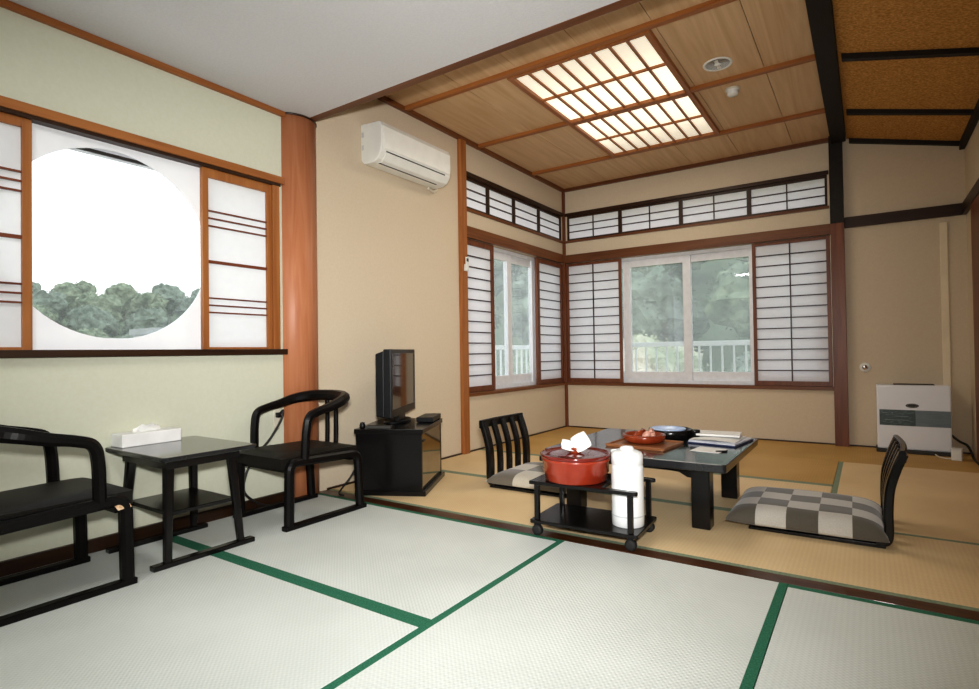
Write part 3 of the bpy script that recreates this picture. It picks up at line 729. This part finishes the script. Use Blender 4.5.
o = tag(obj('tea_canister', MB().lathe([(0, 0), (.026, 0), (.028, .003), (.028, .045), (.0295, .046), (.0295, .058), (.026, .062), (0, .062)], 24), 'black_lacquer'), 'small black canister beside the round black container', 'canister'); o.location = (-.862, 3.455, TZ)
t = thing('magazine', 'navy-backed open folder lying lowest in the paper pile on the table', 'folder', (-.72, 3.46, TZ), math.radians(-8))
obj('cover', MB().box(-.135, -.155, 0, .135, .155, .008), 'navy_cover', t, .002)
obj('pages', MB().box(-.13, -.15, .008, .13, .15, .016), 'grey_paper', t, .001)
t = thing('magazine', 'pale brochure lying on the navy folder', 'brochure', (-.735, 3.47, TZ+.0165), math.radians(-3))
obj('cover', MB().box(-.125, -.14, 0, .125, .14, .002), 'grey_paper', t)
mb = MB(); vs = []; n = 10
for k in range(n+1):
    x = -.125+.25*k/n; vs += [(x, -.14, .003+.006*math.sin(k/n*PI)), (x, .14, .003+.012*math.sin(k/n*PI))]
mb.add(vs, [(2*k, 2*k+2, 2*k+3, 2*k+1) for k in range(n)], True); obj('page', mb, 'white_paper', t)
o = tag(obj('folded_newspaper', MB().prism(rr(.12, .085, .006), 'z', 0, .012), 'white_paper', None, .003), 'white folded leaflet on top of the paper pile', 'leaflet'); o.location = (-.74, 3.52, TZ+.032); o.rotation_euler = (0, 0, math.radians(6))
o = tag(obj('paper_sheet', MB().box(-.075, -.075, 0, .075, .075, .0012), 'white_paper'), 'single white paper sheet flat on the table before the pile', 'paper'); o.location = (-.715, 3.15, TZ); o.rotation_euler = (0, 0, math.radians(-6))
o = tag(obj('ballpoint_pen', MB().tube([(-.03, 0, .004), (.03, .0, .004)], .004, 8), 'black_plastic'), 'short dark pen cap beside the paper sheet', 'pen'); o.location = (-.645, 3.12, TZ); o.rotation_euler = (0, 0, .6)

# ------------------------------------------------------------------ wheeled cart
t = thing('wheeled_cart', 'small black two-tier cart on casters by the low table', 'cart', (-1.112, 2.525, 0), math.radians(3))
hx, hy = .262, .165
obj('lower_shelf', MB().prism(rr(hx, hy, .012), 'z', .058, .075), 'black_lacquer', t, .003)
outline = [(-hx, -hy), (hx-.02, -hy), (hx-.006, -hy+.004), (hx, -hy+.016), (hx-.006, -hy+.03), (hx-.02, -hy+.034), (.09, -hy+.034), (.09, hy-.034), (hx-.02, hy-.034), (hx-.006, hy-.03), (hx, hy-.016), (hx-.006, hy-.004), (hx-.02, hy), (-hx, hy)]
obj('upper_shelf', MB().prism(outline, 'z', .243, .26), 'black_lacquer', t, .003)
for sx in (-1, 1):
    for sy in (-1, 1):
        px_, py_ = sx*(hx-.035), sy*(hy-.018)
        obj('post', MB().box(px_-.0115, py_-.0115, .075, px_+.0115, py_+.0115, .243), 'black_lacquer', t, .003)
        cmb = MB(); cmb.box(px_-.014, py_-.012, .044, px_+.014, py_+.012, .058)
        cst = obj('caster', cmb, 'black_plastic', t, .002)
        w = MB(); w.lathe([(.012, -.017), (.022, -.016), (.0255, -.01), (.0255, .01), (.022, .016), (.012, .017)], 20)
        w.xf(Matrix.Translation((px_, py_, .0258)) @ Matrix.Rotation(PI/2, 4, 'X'))
        obj('wheel', w, 'rubber', cst)

t = thing('rice_tub', 'round vermilion lidded tub on the cart top', 'tub', (-1.185, 2.49, .26))
obj('tub_body', MB().lathe([(0, 0), (.138, 0), (.148, .006), (.153, .04), (.158, .044), (.160, .095), (.166, .10), (.166, .112), (.155, .112)], 56), 'red_lacquer', t)
li = obj('lid', MB().lathe([(.155, .110), (.168, .112), (.170, .126), (.164, .130), (.156, .122), (.10, .128), (0, .132)], 56, cap=False), 'red_lacquer_dark', t)
obj('knob', MB().lathe([(.03, .13), (.024, .138), (.04, .146), (.046, .152), (.04, .157), (0, .158)], 28), 'brown_lacquer', li)
for s in (-1,):
    h_ = MB(); h_.box(-.19, -.022, .072, -.15, .022, .10); obj('ear_handle', h_, 'black_lacquer', t, .006)
def packet(name, label, loc, rot, sx, sy, sz):
    mb = MB(); nx = ny = 8; vs, fs = [], []
    for side in (1, -1):
        for j in range(ny+1):
            for i in range(nx+1):
                a, b = -1+2*i/nx, -1+2*j/ny
                k = ((1-a**4)*(1-b**4))**.5
                vs.append((a*sx*(1-.1*b*b), b*sy*(1-.1*a*a), side*sz*k))
    o_ = (nx+1)*(ny+1)
    for s_ in (0, o_):
        for j in range(ny):
            for i in range(nx): q = s_+j*(nx+1)+i; fs.append((q, q+1, q+nx+2, q+nx+1))
    mb.add(vs, fs, True); o = tag(obj(name, mb, 'white_paper'), label, 'packet', 'white packets on the tub'); o.location = loc; o.rotation_euler = rot
packet('paper_packet', 'white packet leaning upright on the vermilion tub lid', (-1.150, 2.48, .444), (math.radians(60), math.radians(-28), math.radians(32)), .041, .044, .012)
packet('paper_packet', 'white packet lying lower on the vermilion tub knob', (-1.208, 2.46, .426), (math.radians(42), math.radians(15), math.radians(35)), .034, .032, .012)

t = thing('thermos_flask', 'tall white thermos flask standing in the cart opening', 'thermos', (-.935, 2.515, .075))
obj('flask_body', MB().lathe([(0, 0), (.070, 0), (.073, .004), (.074, .05), (.0735, .26), (.072, .275)], 40), 'thermos_white', t)
obj('seam_ring', MB().lathe([(.0738, .046), (.0745, .048), (.0745, .051), (.0738, .053)], 40, cap=False), 'thermos_grey', t)
cp = obj('cap', MB().lathe([(.072, .275), (.069, .279), (.073, .283), (.072, .322), (.066, .334), (.048, .342), (.03, .346), (.02, .346), (0, .346)], 40, cap=False), 'thermos_white', t)
obj('stopper', MB().lathe([(.034, .344), (.032, .354), (.024, .361), (0, .363)], 24), 'thermos_white', cp)
sp = MB(); sp.prism([(-.07, .318), (-.088, .326), (-.084, .336), (-.05, .343)], 'y', -.02, .02); sp.xf(Matrix.Rotation(-.4, 4, 'Z')); obj('spout', sp, 'thermos_white', cp, .004)

# ------------------------------------------------------------------ legless floor chairs and cushions
def make_zaisu():
    """sitter faces -X; origin at the rear edge of the base on the floor"""
    t = thing('legless_chair', '', 'floor chair')
    hw = .265
    mb = MB(); mb.prism([(0, .0), (.0, .012), (-.03, .018), (-.55, .012), (-.55, .0)], 'y', -hw, hw); obj('seat_board', mb, 'black_lacquer', t, .003)
    curve = smooth_path([(-.035, 0, .022), (.002, 0, .030), (.012, 0, .07), (.012, 0, .16), (.02, 0, .26), (.045, 0, .35), (.07, 0, .415)], 5)
    for i, y in enumerate((-hw+.03, -.115, 0, .115, hw-.03)):
        w = .060 if i in (0, 4) else .046
        obj('back_slat', MB().sweep([(p.x, y, p.z) for p in curve], rect(w, .036 if i in (0, 4) else .03, .2), up=(1, 0, 0)), 'black_lacquer', t)
    mb = MB(); pts = []
    for k in range(13):
        y = -hw+2*hw*k/12; pts.append((.066+.014*(1-(y/hw)**2), y, .405))
    mb.sweep(pts, rect(.024, .055, .25), up=(0, 0, 1)); obj('top_rail', mb, 'black_lacquer', t)
    return t
zs = make_zaisu(); zs.location = (.048, 3.25, .0); zs.rotation_euler = (0, 0, math.radians(.5))
zs['label'] = 'black legless floor chair facing the table, seen side-on'
z2 = dup(zs, (-2.06, 3.30, 0), PI, 'black slatted legless floor chair behind the cart, facing the camera side')
z2['label'] = 'black slat-backed legless floor chair between cart and television cabinet'
zs['group'] = z2['group'] = 'legless floor chairs at the low table'
def cushion(hx, hy, hz, m, label, loc, rz=0):
    mb = MB(); nx = ny = 28; vs, fs = [], []
    for side in (1, -1):
        for j in range(ny+1):
            for i in range(nx+1):
                a, b = -1+2*i/nx, -1+2*j/ny
                # spread samples to the rim
                a = math.sin(a*PI/2); b = math.sin(b*PI/2)
                k = max(0, (1-abs(a)**6)*(1-abs(b)**7))**.5
                pin = 1-.035*(1-abs(a)**2)*(abs(b)**4)
                pin2 = 1-.035*(1-abs(b)**2)*(abs(a)**4)
                z = hz*(.45+k*1.5+.06*noise.noise((a*2, b*2, 0))*k) if side > 0 else hz*(.45-.43*k)
                vs.append((a*hx*pin2, b*hy*pin, z))
    o_ = (nx+1)*(ny+1)
    for s_ in (0, o_):
        for j in range(ny):
            for i in range(nx): q = s_+j*(nx+1)+i; fs.append((q, q+1, q+nx+2, q+nx+1))
    mb.add(vs, fs, True)
    o = tag(obj('floor_cushion', mb, m), label, 'cushion', 'checked floor cushions'); o.location = loc; o.rotation_euler = (0, 0, rz)
    return o
cushion(.330, .29, .052, 'checker', 'grey checked cushion on the side-on floor chair', (-.272, 3.228, .019), math.radians(1))
cushion(.30, .28, .042, 'checker_big', 'grey checked cushion on the slat-backed floor chair', (-1.785, 3.295, .018))

# ------------------------------------------------------------------ heater corner
t = thing('oil_heater', 'white floor-standing heater with grey panel against the far wall', 'heater', (.30, 5.835, .0))
hw = .245; y0, y1 = -.085, .10
obj('base', MB().box(-hw-.008, y0-.03, 0, hw+.008, y1, .028), 'slot', t, .004)
obj('cabinet', MB().box(-hw, y0, .028, hw, y1, .56), 'heater_white', t, .01)
obj('top_grille', MB().box(-hw+.12, y0+.03, .56, hw-.10, y1-.03, .566), 'slot', t)
obj('control_panel', MB().box(-hw+.018, y0-.004, .225, .015, y0, .355), 'heater_dark', t, .002)
mb = MB(); mb.box(.015, y0-.003, .225, hw-.004, y0, .355)
for k in range(9): mb.box(.02, y0-.006, .23+k*.0138, hw-.008, y0-.003, .236+k*.0138)
obj('air_grille', mb, 'heater_grey', t)
mb = MB(); mb.prism([(-.005+.044*math.cos(2*PI*k/32), .392+.017*math.sin(2*PI*k/32)) for k in range(32)], 'y', y0-.004, y0)
bd = obj('badge', mb, 'slot', t)
mb = MB(); mb.sweep([(-.005+.035*math.cos(2*PI*k/32), y0-.0045, .392+.011*math.sin(2*PI*k/32)) for k in range(32)], rect(.002, .001), closed=True)
obj('badge_ring', mb, 'thermos_grey', bd)
obj('panel_mark', MB().box(-.145, y0-.0055, .325, -.135, y0-.004, .332).box(-.125, y0-.0055, .30, -.03, y0-.004, .304).box(-.19, y0-.0055, .27, -.03, y0-.004, .273).box(-.21, y0-.0055, .325, -.17, y0-.004, .329), 'heater_grey', t)

t = thing('adapter_box', 'small white box on the mats beside the heater', 'white box', (.555, 5.58, .0), math.radians(-10))
obj('shell', MB().prism(rr(.033, .04, .008), 'z', 0, .085), 'white_plastic', t, .006)
obj('lid', MB().prism(rr(.034, .041, .008), 'z', .0852, .092), 'white_plastic', t, .003)
tag(obj('cord', MB().tube(smooth_path([(.42, 5.79, .02), (.44, 5.70, .008), (.46, 5.62, .006), (.50, 5.575, .008), (.524, 5.575, .012)]), .005), 'cream_plastic'), 'pale cord from heater to the small white box', 'cord')
tag(obj('air_hose', MB().tube(smooth_path([(.545, 5.86, .16), (.60, 5.84, .11), (.64, 5.80, .09), (.655, 5.72, .05), (.66, 5.60, .01), (.665, 5.3, .008)]), .009), 'cord_black'), 'black hose curving down behind the small white box', 'hose')
t = thing('gas_outlet', 'round metal outlet cap on the wall left of the heater', 'wall outlet', (-.02, YB, .70))
mb = MB(); mb.lathe([(.042, 0), (.042, .006), (.036, .012), (.0, .012)], 32); mb.xf(Matrix.Rotation(PI/2, 4, 'X')); obj('plate', mb, 'white_plastic', t)
mb = MB(); mb.lathe([(.022, .012), (.02, .026), (0, .027)], 24); mb.xf(Matrix.Rotation(PI/2, 4, 'X')); obj('cap', mb, 'chrome', t)
tag(obj('cable_duct', MB().box(.515, YB-.016, .02, .565, YB, 1.90), mat('painted_cover_beige', srgb(228, 214, 188), .7), None, .004), 'pale vertical cover strip on the wall above the heater', 'cable cover')

# cupboard edge at the right wall
struct('door_1', MB().box(XR-.022, 3.3, .02, XR-.0005, 5.55, 1.944), 'brown_wood_z', .002, 'brown sliding door leaf on the right wall', cat='door')

# cords at the left
t = thing('wall_socket', 'beige wall socket low beside the round column', 'wall socket', (XL, 2.068, .50))
obj('cover_plate', MB().box(0, -.022, -.06, .008, .022, .06), 'cream_plastic', t, .003)
obj('plug', MB().box(.008, -.012, .01, .034, .012, .04), 'black_plastic', t, .003)
tag(obj('cord', MB().tube(smooth_path([(XL+.03, 2.066, .525), (-2.88, 2.072, .555), (-2.882, 2.06, .50), (-2.885, 1.99, .40), (-2.89, 1.90, .31), (-2.90, 1.845, .22), (-2.905, 1.835, .12), (-2.90, 1.90, .05), (-2.89, 1.98, .012), (-2.87, 2.12, .008)]), .007), 'cord_black'), 'black power cord looping from the wall socket behind the armchair', 'cord')
tag(obj('cord', MB().tube(smooth_path([(-2.80, 2.62, .30), (-2.78, 2.58, .2), (-2.79, 2.52, .1), (-2.80, 2.45, .03), (-2.76, 2.385, .012), (-2.70, 2.37, .010)]), .006), 'cord_black'), 'black cord hanging from the television cabinet to the threshold', 'cord')
tag(obj('cord', MB().tube(smooth_path([(-2.90, 2.46, .006), (-2.84, 2.455, .006), (-2.76, 2.452, .006), (-2.70, 2.455, .006)]), .005), 'cord_straw'), 'straw coloured cord on the mat behind the television cabinet', 'cord')

# ------------------------------------------------------------------ outside
struct('balcony', MB().box(-4.2, YB+WT+.02, -.25, 1.6, 6.95, -.1).box(-4.2, 2.6, -.25, XL-WT-.02, YB+WT+.02, -.1), 'concrete', 0, 'pale concrete balcony outside the windows', cat='balcony')
def railing(label, p0, p1, z):
    p0, p1 = Vector(p0), Vector(p1); d = (p1-p0); L = d.length; d.normalize()
    t = thing('balcony_railing', label, 'railing', (p0.x, p0.y, 0), math.atan2(d.y, d.x), 'balcony railings')
    obj('top_rail', MB().box(0, -.03, z-.035, L, .03, z+.022), 'rail_white', t, .004)
    obj('bottom_rail', MB().box(0, -.015, .02, L, .015, .05), 'rail_white', t)
    n = int(L/.125)
    for k in range(n+1): obj('baluster', MB().box(k*L/n-.010, -.010, -.1, k*L/n+.010, .010, z-.035), 'rail_white', t)
railing('white balcony railing outside the wide far window', (-3.8, 6.85), (.9, 6.85), .955)
railing('white balcony railing outside the narrow side window', (-3.8, 2.7), (-3.8, 6.78), .945)

def hill(name, fn, x0, x1, y0, y1, n, label):
    mb = MB(); vs, fs = [], []
    for j in range(n+1):
        for i in range(n+1):
            x = x0+(x1-x0)*i/n; y = y0+(y1-y0)*j/n; vs.append((x, y, fn(x, y)))
    for j in range(n):
        for i in range(n): q = j*(n+1)+i; fs.append((q, q+1, q+n+2, q+n+1))
    mb.add(vs, fs, True); return struct(name, mb, 'hill', 0, label, cat='hillside')
hill('hill', lambda x, y: -3.2+max(0, y-11)*.62+.6*noise.noise((x*.3, y*.3, 0)), -40, 25, 8, 44, 40, 'green wooded hillside beyond the balcony')
hill('hill.001', lambda x, y: -6+max(0, min(-x, 51)-14)*.30+.8*noise.noise((x*.12, y*.12, 3)), -80, -9, -30, 70, 50, 'low green ridge seen through the round window')

def make_crown(seed, rough=.45, leaves=2600, m='leaf_a'):
    rnd = random.Random(seed); mb = MB()
    blobs = [(Vector((0, 0, .1)), .75)]
    for k in range(9):
        a = rnd.uniform(0, 2*PI); b = rnd.uniform(-.4, .9)
        blobs.append((Vector((math.cos(a)*.6*(1-.4*b), math.sin(a)*.6*(1-.4*b), b*.65)), rnd.uniform(.32, .5)))
    bm = bmesh.new()
    for c, r in blobs:
        res = bmesh.ops.create_icosphere(bm, subdivisions=3, radius=r, matrix=Matrix.Translation(c))
        for v in res['verts']:
            d = (v.co-c).normalized(); v.co += d*r*rough*(noise.noise(v.co*4+Vector((seed, 0, 0)))+.5*noise.noise(v.co*11))
    bm.verts.index_update()
    mb.add([v.co.copy() for v in bm.verts], [[v.index for v in f.verts] for f in bm.faces], False); bm.free()
    for k in range(leaves):
        c, r = rnd.choice(blobs); d = Vector((rnd.gauss(0, 1), rnd.gauss(0, 1), rnd.gauss(0, 1))).normalized()
        p = c + d*r*rnd.uniform(.95, 1.28); s = rnd.uniform(.022, .05)
        u = Vector((rnd.gauss(0, 1), rnd.gauss(0, 1), rnd.gauss(0, 1))).normalized(); w = u.orthogonal().normalized()
        mb.add([p-u*s, p+w*s*.6, p+u*s, p-w*s*.6], [(0, 1, 2, 3)])
    return mb
def make_tree(seed, m):
    t = thing('leafy_tree', '', 'tree')
    obj('crown', make_crown(seed, m=m), m, t, loc=(0, 0, .75))
    tr = MB(); tr.sweep([(0, 0, -1.0), (.02, .01, .0), (0, .03, .5)], circ(.09, 8), smooth=True, scale=[1.3, 1, .6]); tr.sweep([(.0, .0, .1), (.2, .1, .5)], circ(.04, 6), smooth=True); obj('trunk', tr, 'bark', t)
    return t
protos = [make_tree(1, 'leaf_a'), make_tree(2, 'leaf_b'), make_tree(3, 'leaf_c'), make_tree(4, 'leaf_b'), make_tree(5, 'leaf_a')]
used = set()
def place_tree(k, x, y, z, s, label, group):
    if k not in used:
        o = protos[k]; used.add(k)
    else:
        o = dup(protos[k], (0, 0, 0), 0, label)
    o.location = (x, y, z); o.rotation_euler = (0, 0, (x*7.3+y*3.1) % 6.28); o.scale = (s, s, s*.95); o['label'] = label; o['group'] = group
# hillside trees behind the far window
rnd = random.Random(11); q = 0
for row, (yy, sp, sc_, x0, n) in enumerate(((13.2, 2.9, 1.32, -7.2, 4), (16.4, 3.4, 1.55, -12.2, 5), (20.0, 3.9, 1.8, -13.6, 5), (24.2, 4.5, 2.05, -14.0, 5), (29.0, 5.2, 2.3, -14.5, 4))):
    for j in range(n):
        x = x0+sp*j+rnd.uniform(-.15, .15); zb = -3.2+max(0, yy-11)*.62
        pale = row == 0 and j == 1
        place_tree(2 if pale else [0, 1, 3, 4][q % 4], x, yy+rnd.uniform(-.1, .1), zb+(.7 if pale else .5)*sc_, sc_*rnd.uniform(.93, 1.0), 'pale rounded tree closest behind the balcony railing' if pale else 'leafy green tree on the hillside beyond the balcony', 'hillside trees beyond the balcony'); q += 1
# side slope seen through the narrow window
# ridge trees through the round window
for row, (xx, n, sp, sc_) in enumerate(((-20.8, 5, 2.9, 1.38), (-27, 6, 3.0, 1.42), (-33, 7, 3.05, 1.44), (-38.2, 8, 3.1, 1.45), (-43, 9, 3.1, 1.46), (-47.6, 9, 3.3, 1.52))):
    yc = -xx*.46 + (1.5 if row % 2 else 0)
    for j in range(n):
        y = yc+(j-(n-1)/2)*sp; s = sc_*rnd.uniform(.95, 1.0)
        zb = -6+max(0, -xx-14)*.30
        place_tree([0, 1, 3, 4][(j+row) % 4], xx+rnd.uniform(-.2, .2), y, zb+rnd.uniform(.0, .35)+[.3, .3, .3, .3, .16*j-.35, .16*j-.6][row], s, ['green tree lowest on the ridge seen through the round opening', 'green tree midway up the ridge seen through the round opening', 'green tree upper on the ridge seen through the round opening', 'green tree just under the ridge top seen through the round opening', 'green tree along the ridge skyline seen through the round opening', 'green tree behind the ridge skyline seen through the round opening'][row], ['lowest ridge trees', 'middle ridge trees', 'upper ridge trees', 'ridge top trees', 'skyline ridge trees', 'rear ridge trees'][row])
t = thing('house', 'pale flat-roofed building among trees, seen low in the round opening', 'building', (-16.2, 7.78, -6))
obj('wall', MB().box(-.7, -.42, 0, .7, .42, 7.5), 'concrete', t)
obj('roof', MB().box(-.78, -.48, 7.5, .78, .48, 7.66), 'concrete', t)
for k in range(2): obj('window', MB().box(.7, -.34+k*.4, 6.5, .72, -.06+k*.4, 7.0), 'pane_dark', t)

# ------------------------------------------------------------------ light
w = bpy.data.worlds.new('World'); scn.world = w; w.use_nodes = True
bg = w.node_tree.nodes['Background']
nt = w.node_tree
tcw = nt.nodes.new('ShaderNodeTexCoord'); sxw = nt.nodes.new('ShaderNodeSeparateXYZ'); nt.links.new(tcw.outputs['Generated'], sxw.inputs[0])
rmp = nt.nodes.new('ShaderNodeValToRGB'); nt.links.new(sxw.outputs['Z'], rmp.inputs['Fac'])
rmp.color_ramp.elements[0].position = 0; rmp.color_ramp.elements[0].color = (1, 1, 1, 1)
rmp.color_ramp.elements[1].position = .6; rmp.color_ramp.elements[1].color = (.86, .92, 1, 1)
nt.links.new(rmp.outputs['Color'], bg.inputs['Color']); bg.inputs['Strength'].default_value = 2.0

def lamp(name, kind, loc, energy, color=(1, 1, 1), size=.1, size_y=None, rot=None, target=None):
    l = bpy.data.lights.new(name, kind); l.energy = energy; l.color = color
    if kind == 'AREA':
        l.size = size
        if size_y: l.shape = 'RECTANGLE'; l.size_y = size_y
    elif kind in ('POINT', 'SPOT'): l.shadow_soft_size = size
    o = bpy.data.objects.new(name, l); COL.objects.link(o); o.location = loc
    if target is not None: o.rotation_euler = (Vector(target)-Vector(loc)).to_track_quat('-Z', 'Y').to_euler()
    elif rot: o.rotation_euler = rot
    return o
lamp('room_lamp', 'AREA', (-1.7, .1, ZF-.02), 17, (1, 1, .98), .9, .3, rot=(0, 0, 0))
lamp('flash', 'AREA', (.06, -.05, 1.08), 42, (1, .995, .985), .16, .10, target=(-2.2, 3.0, 1.1))
bpy.data.lights['flash'].spread = math.radians(98)
lamp('lattice_lamp', 'AREA', (lc[0], lc[1], ZC-.06), 17, (1, .93, .8), .8, 1.7, rot=(0, 0, 0))

# ------------------------------------------------------------------ camera
cam = bpy.data.cameras.new('camera'); co = bpy.data.objects.new('camera', cam); COL.objects.link(co)
cam.sensor_width = 36; cam.lens = 20.609; cam.clip_start = .02; cam.clip_end = 500
r = Vector((.82902616, .55902268, -.01446657)); u = Vector((.0198348, -.00354177, .999797)); fwd = Vector((-.55885796, .8291448, .01402432))
m3 = Matrix((r, u, -fwd)).transposed()
co.matrix_world = Matrix.Translation((0, 0, .88)) @ m3.to_4x4()
scn.camera = co
scn.view_settings.view_transform = 'Standard'
scn.view_settings.look = 'Medium High Contrast'
scn.view_settings.exposure = -0.08
scn.cycles.max_bounces = 8; scn.cycles.diffuse_bounces = 5; scn.cycles.transparent_max_bounces = 12
scn.cycles.sample_clamp_indirect = 6
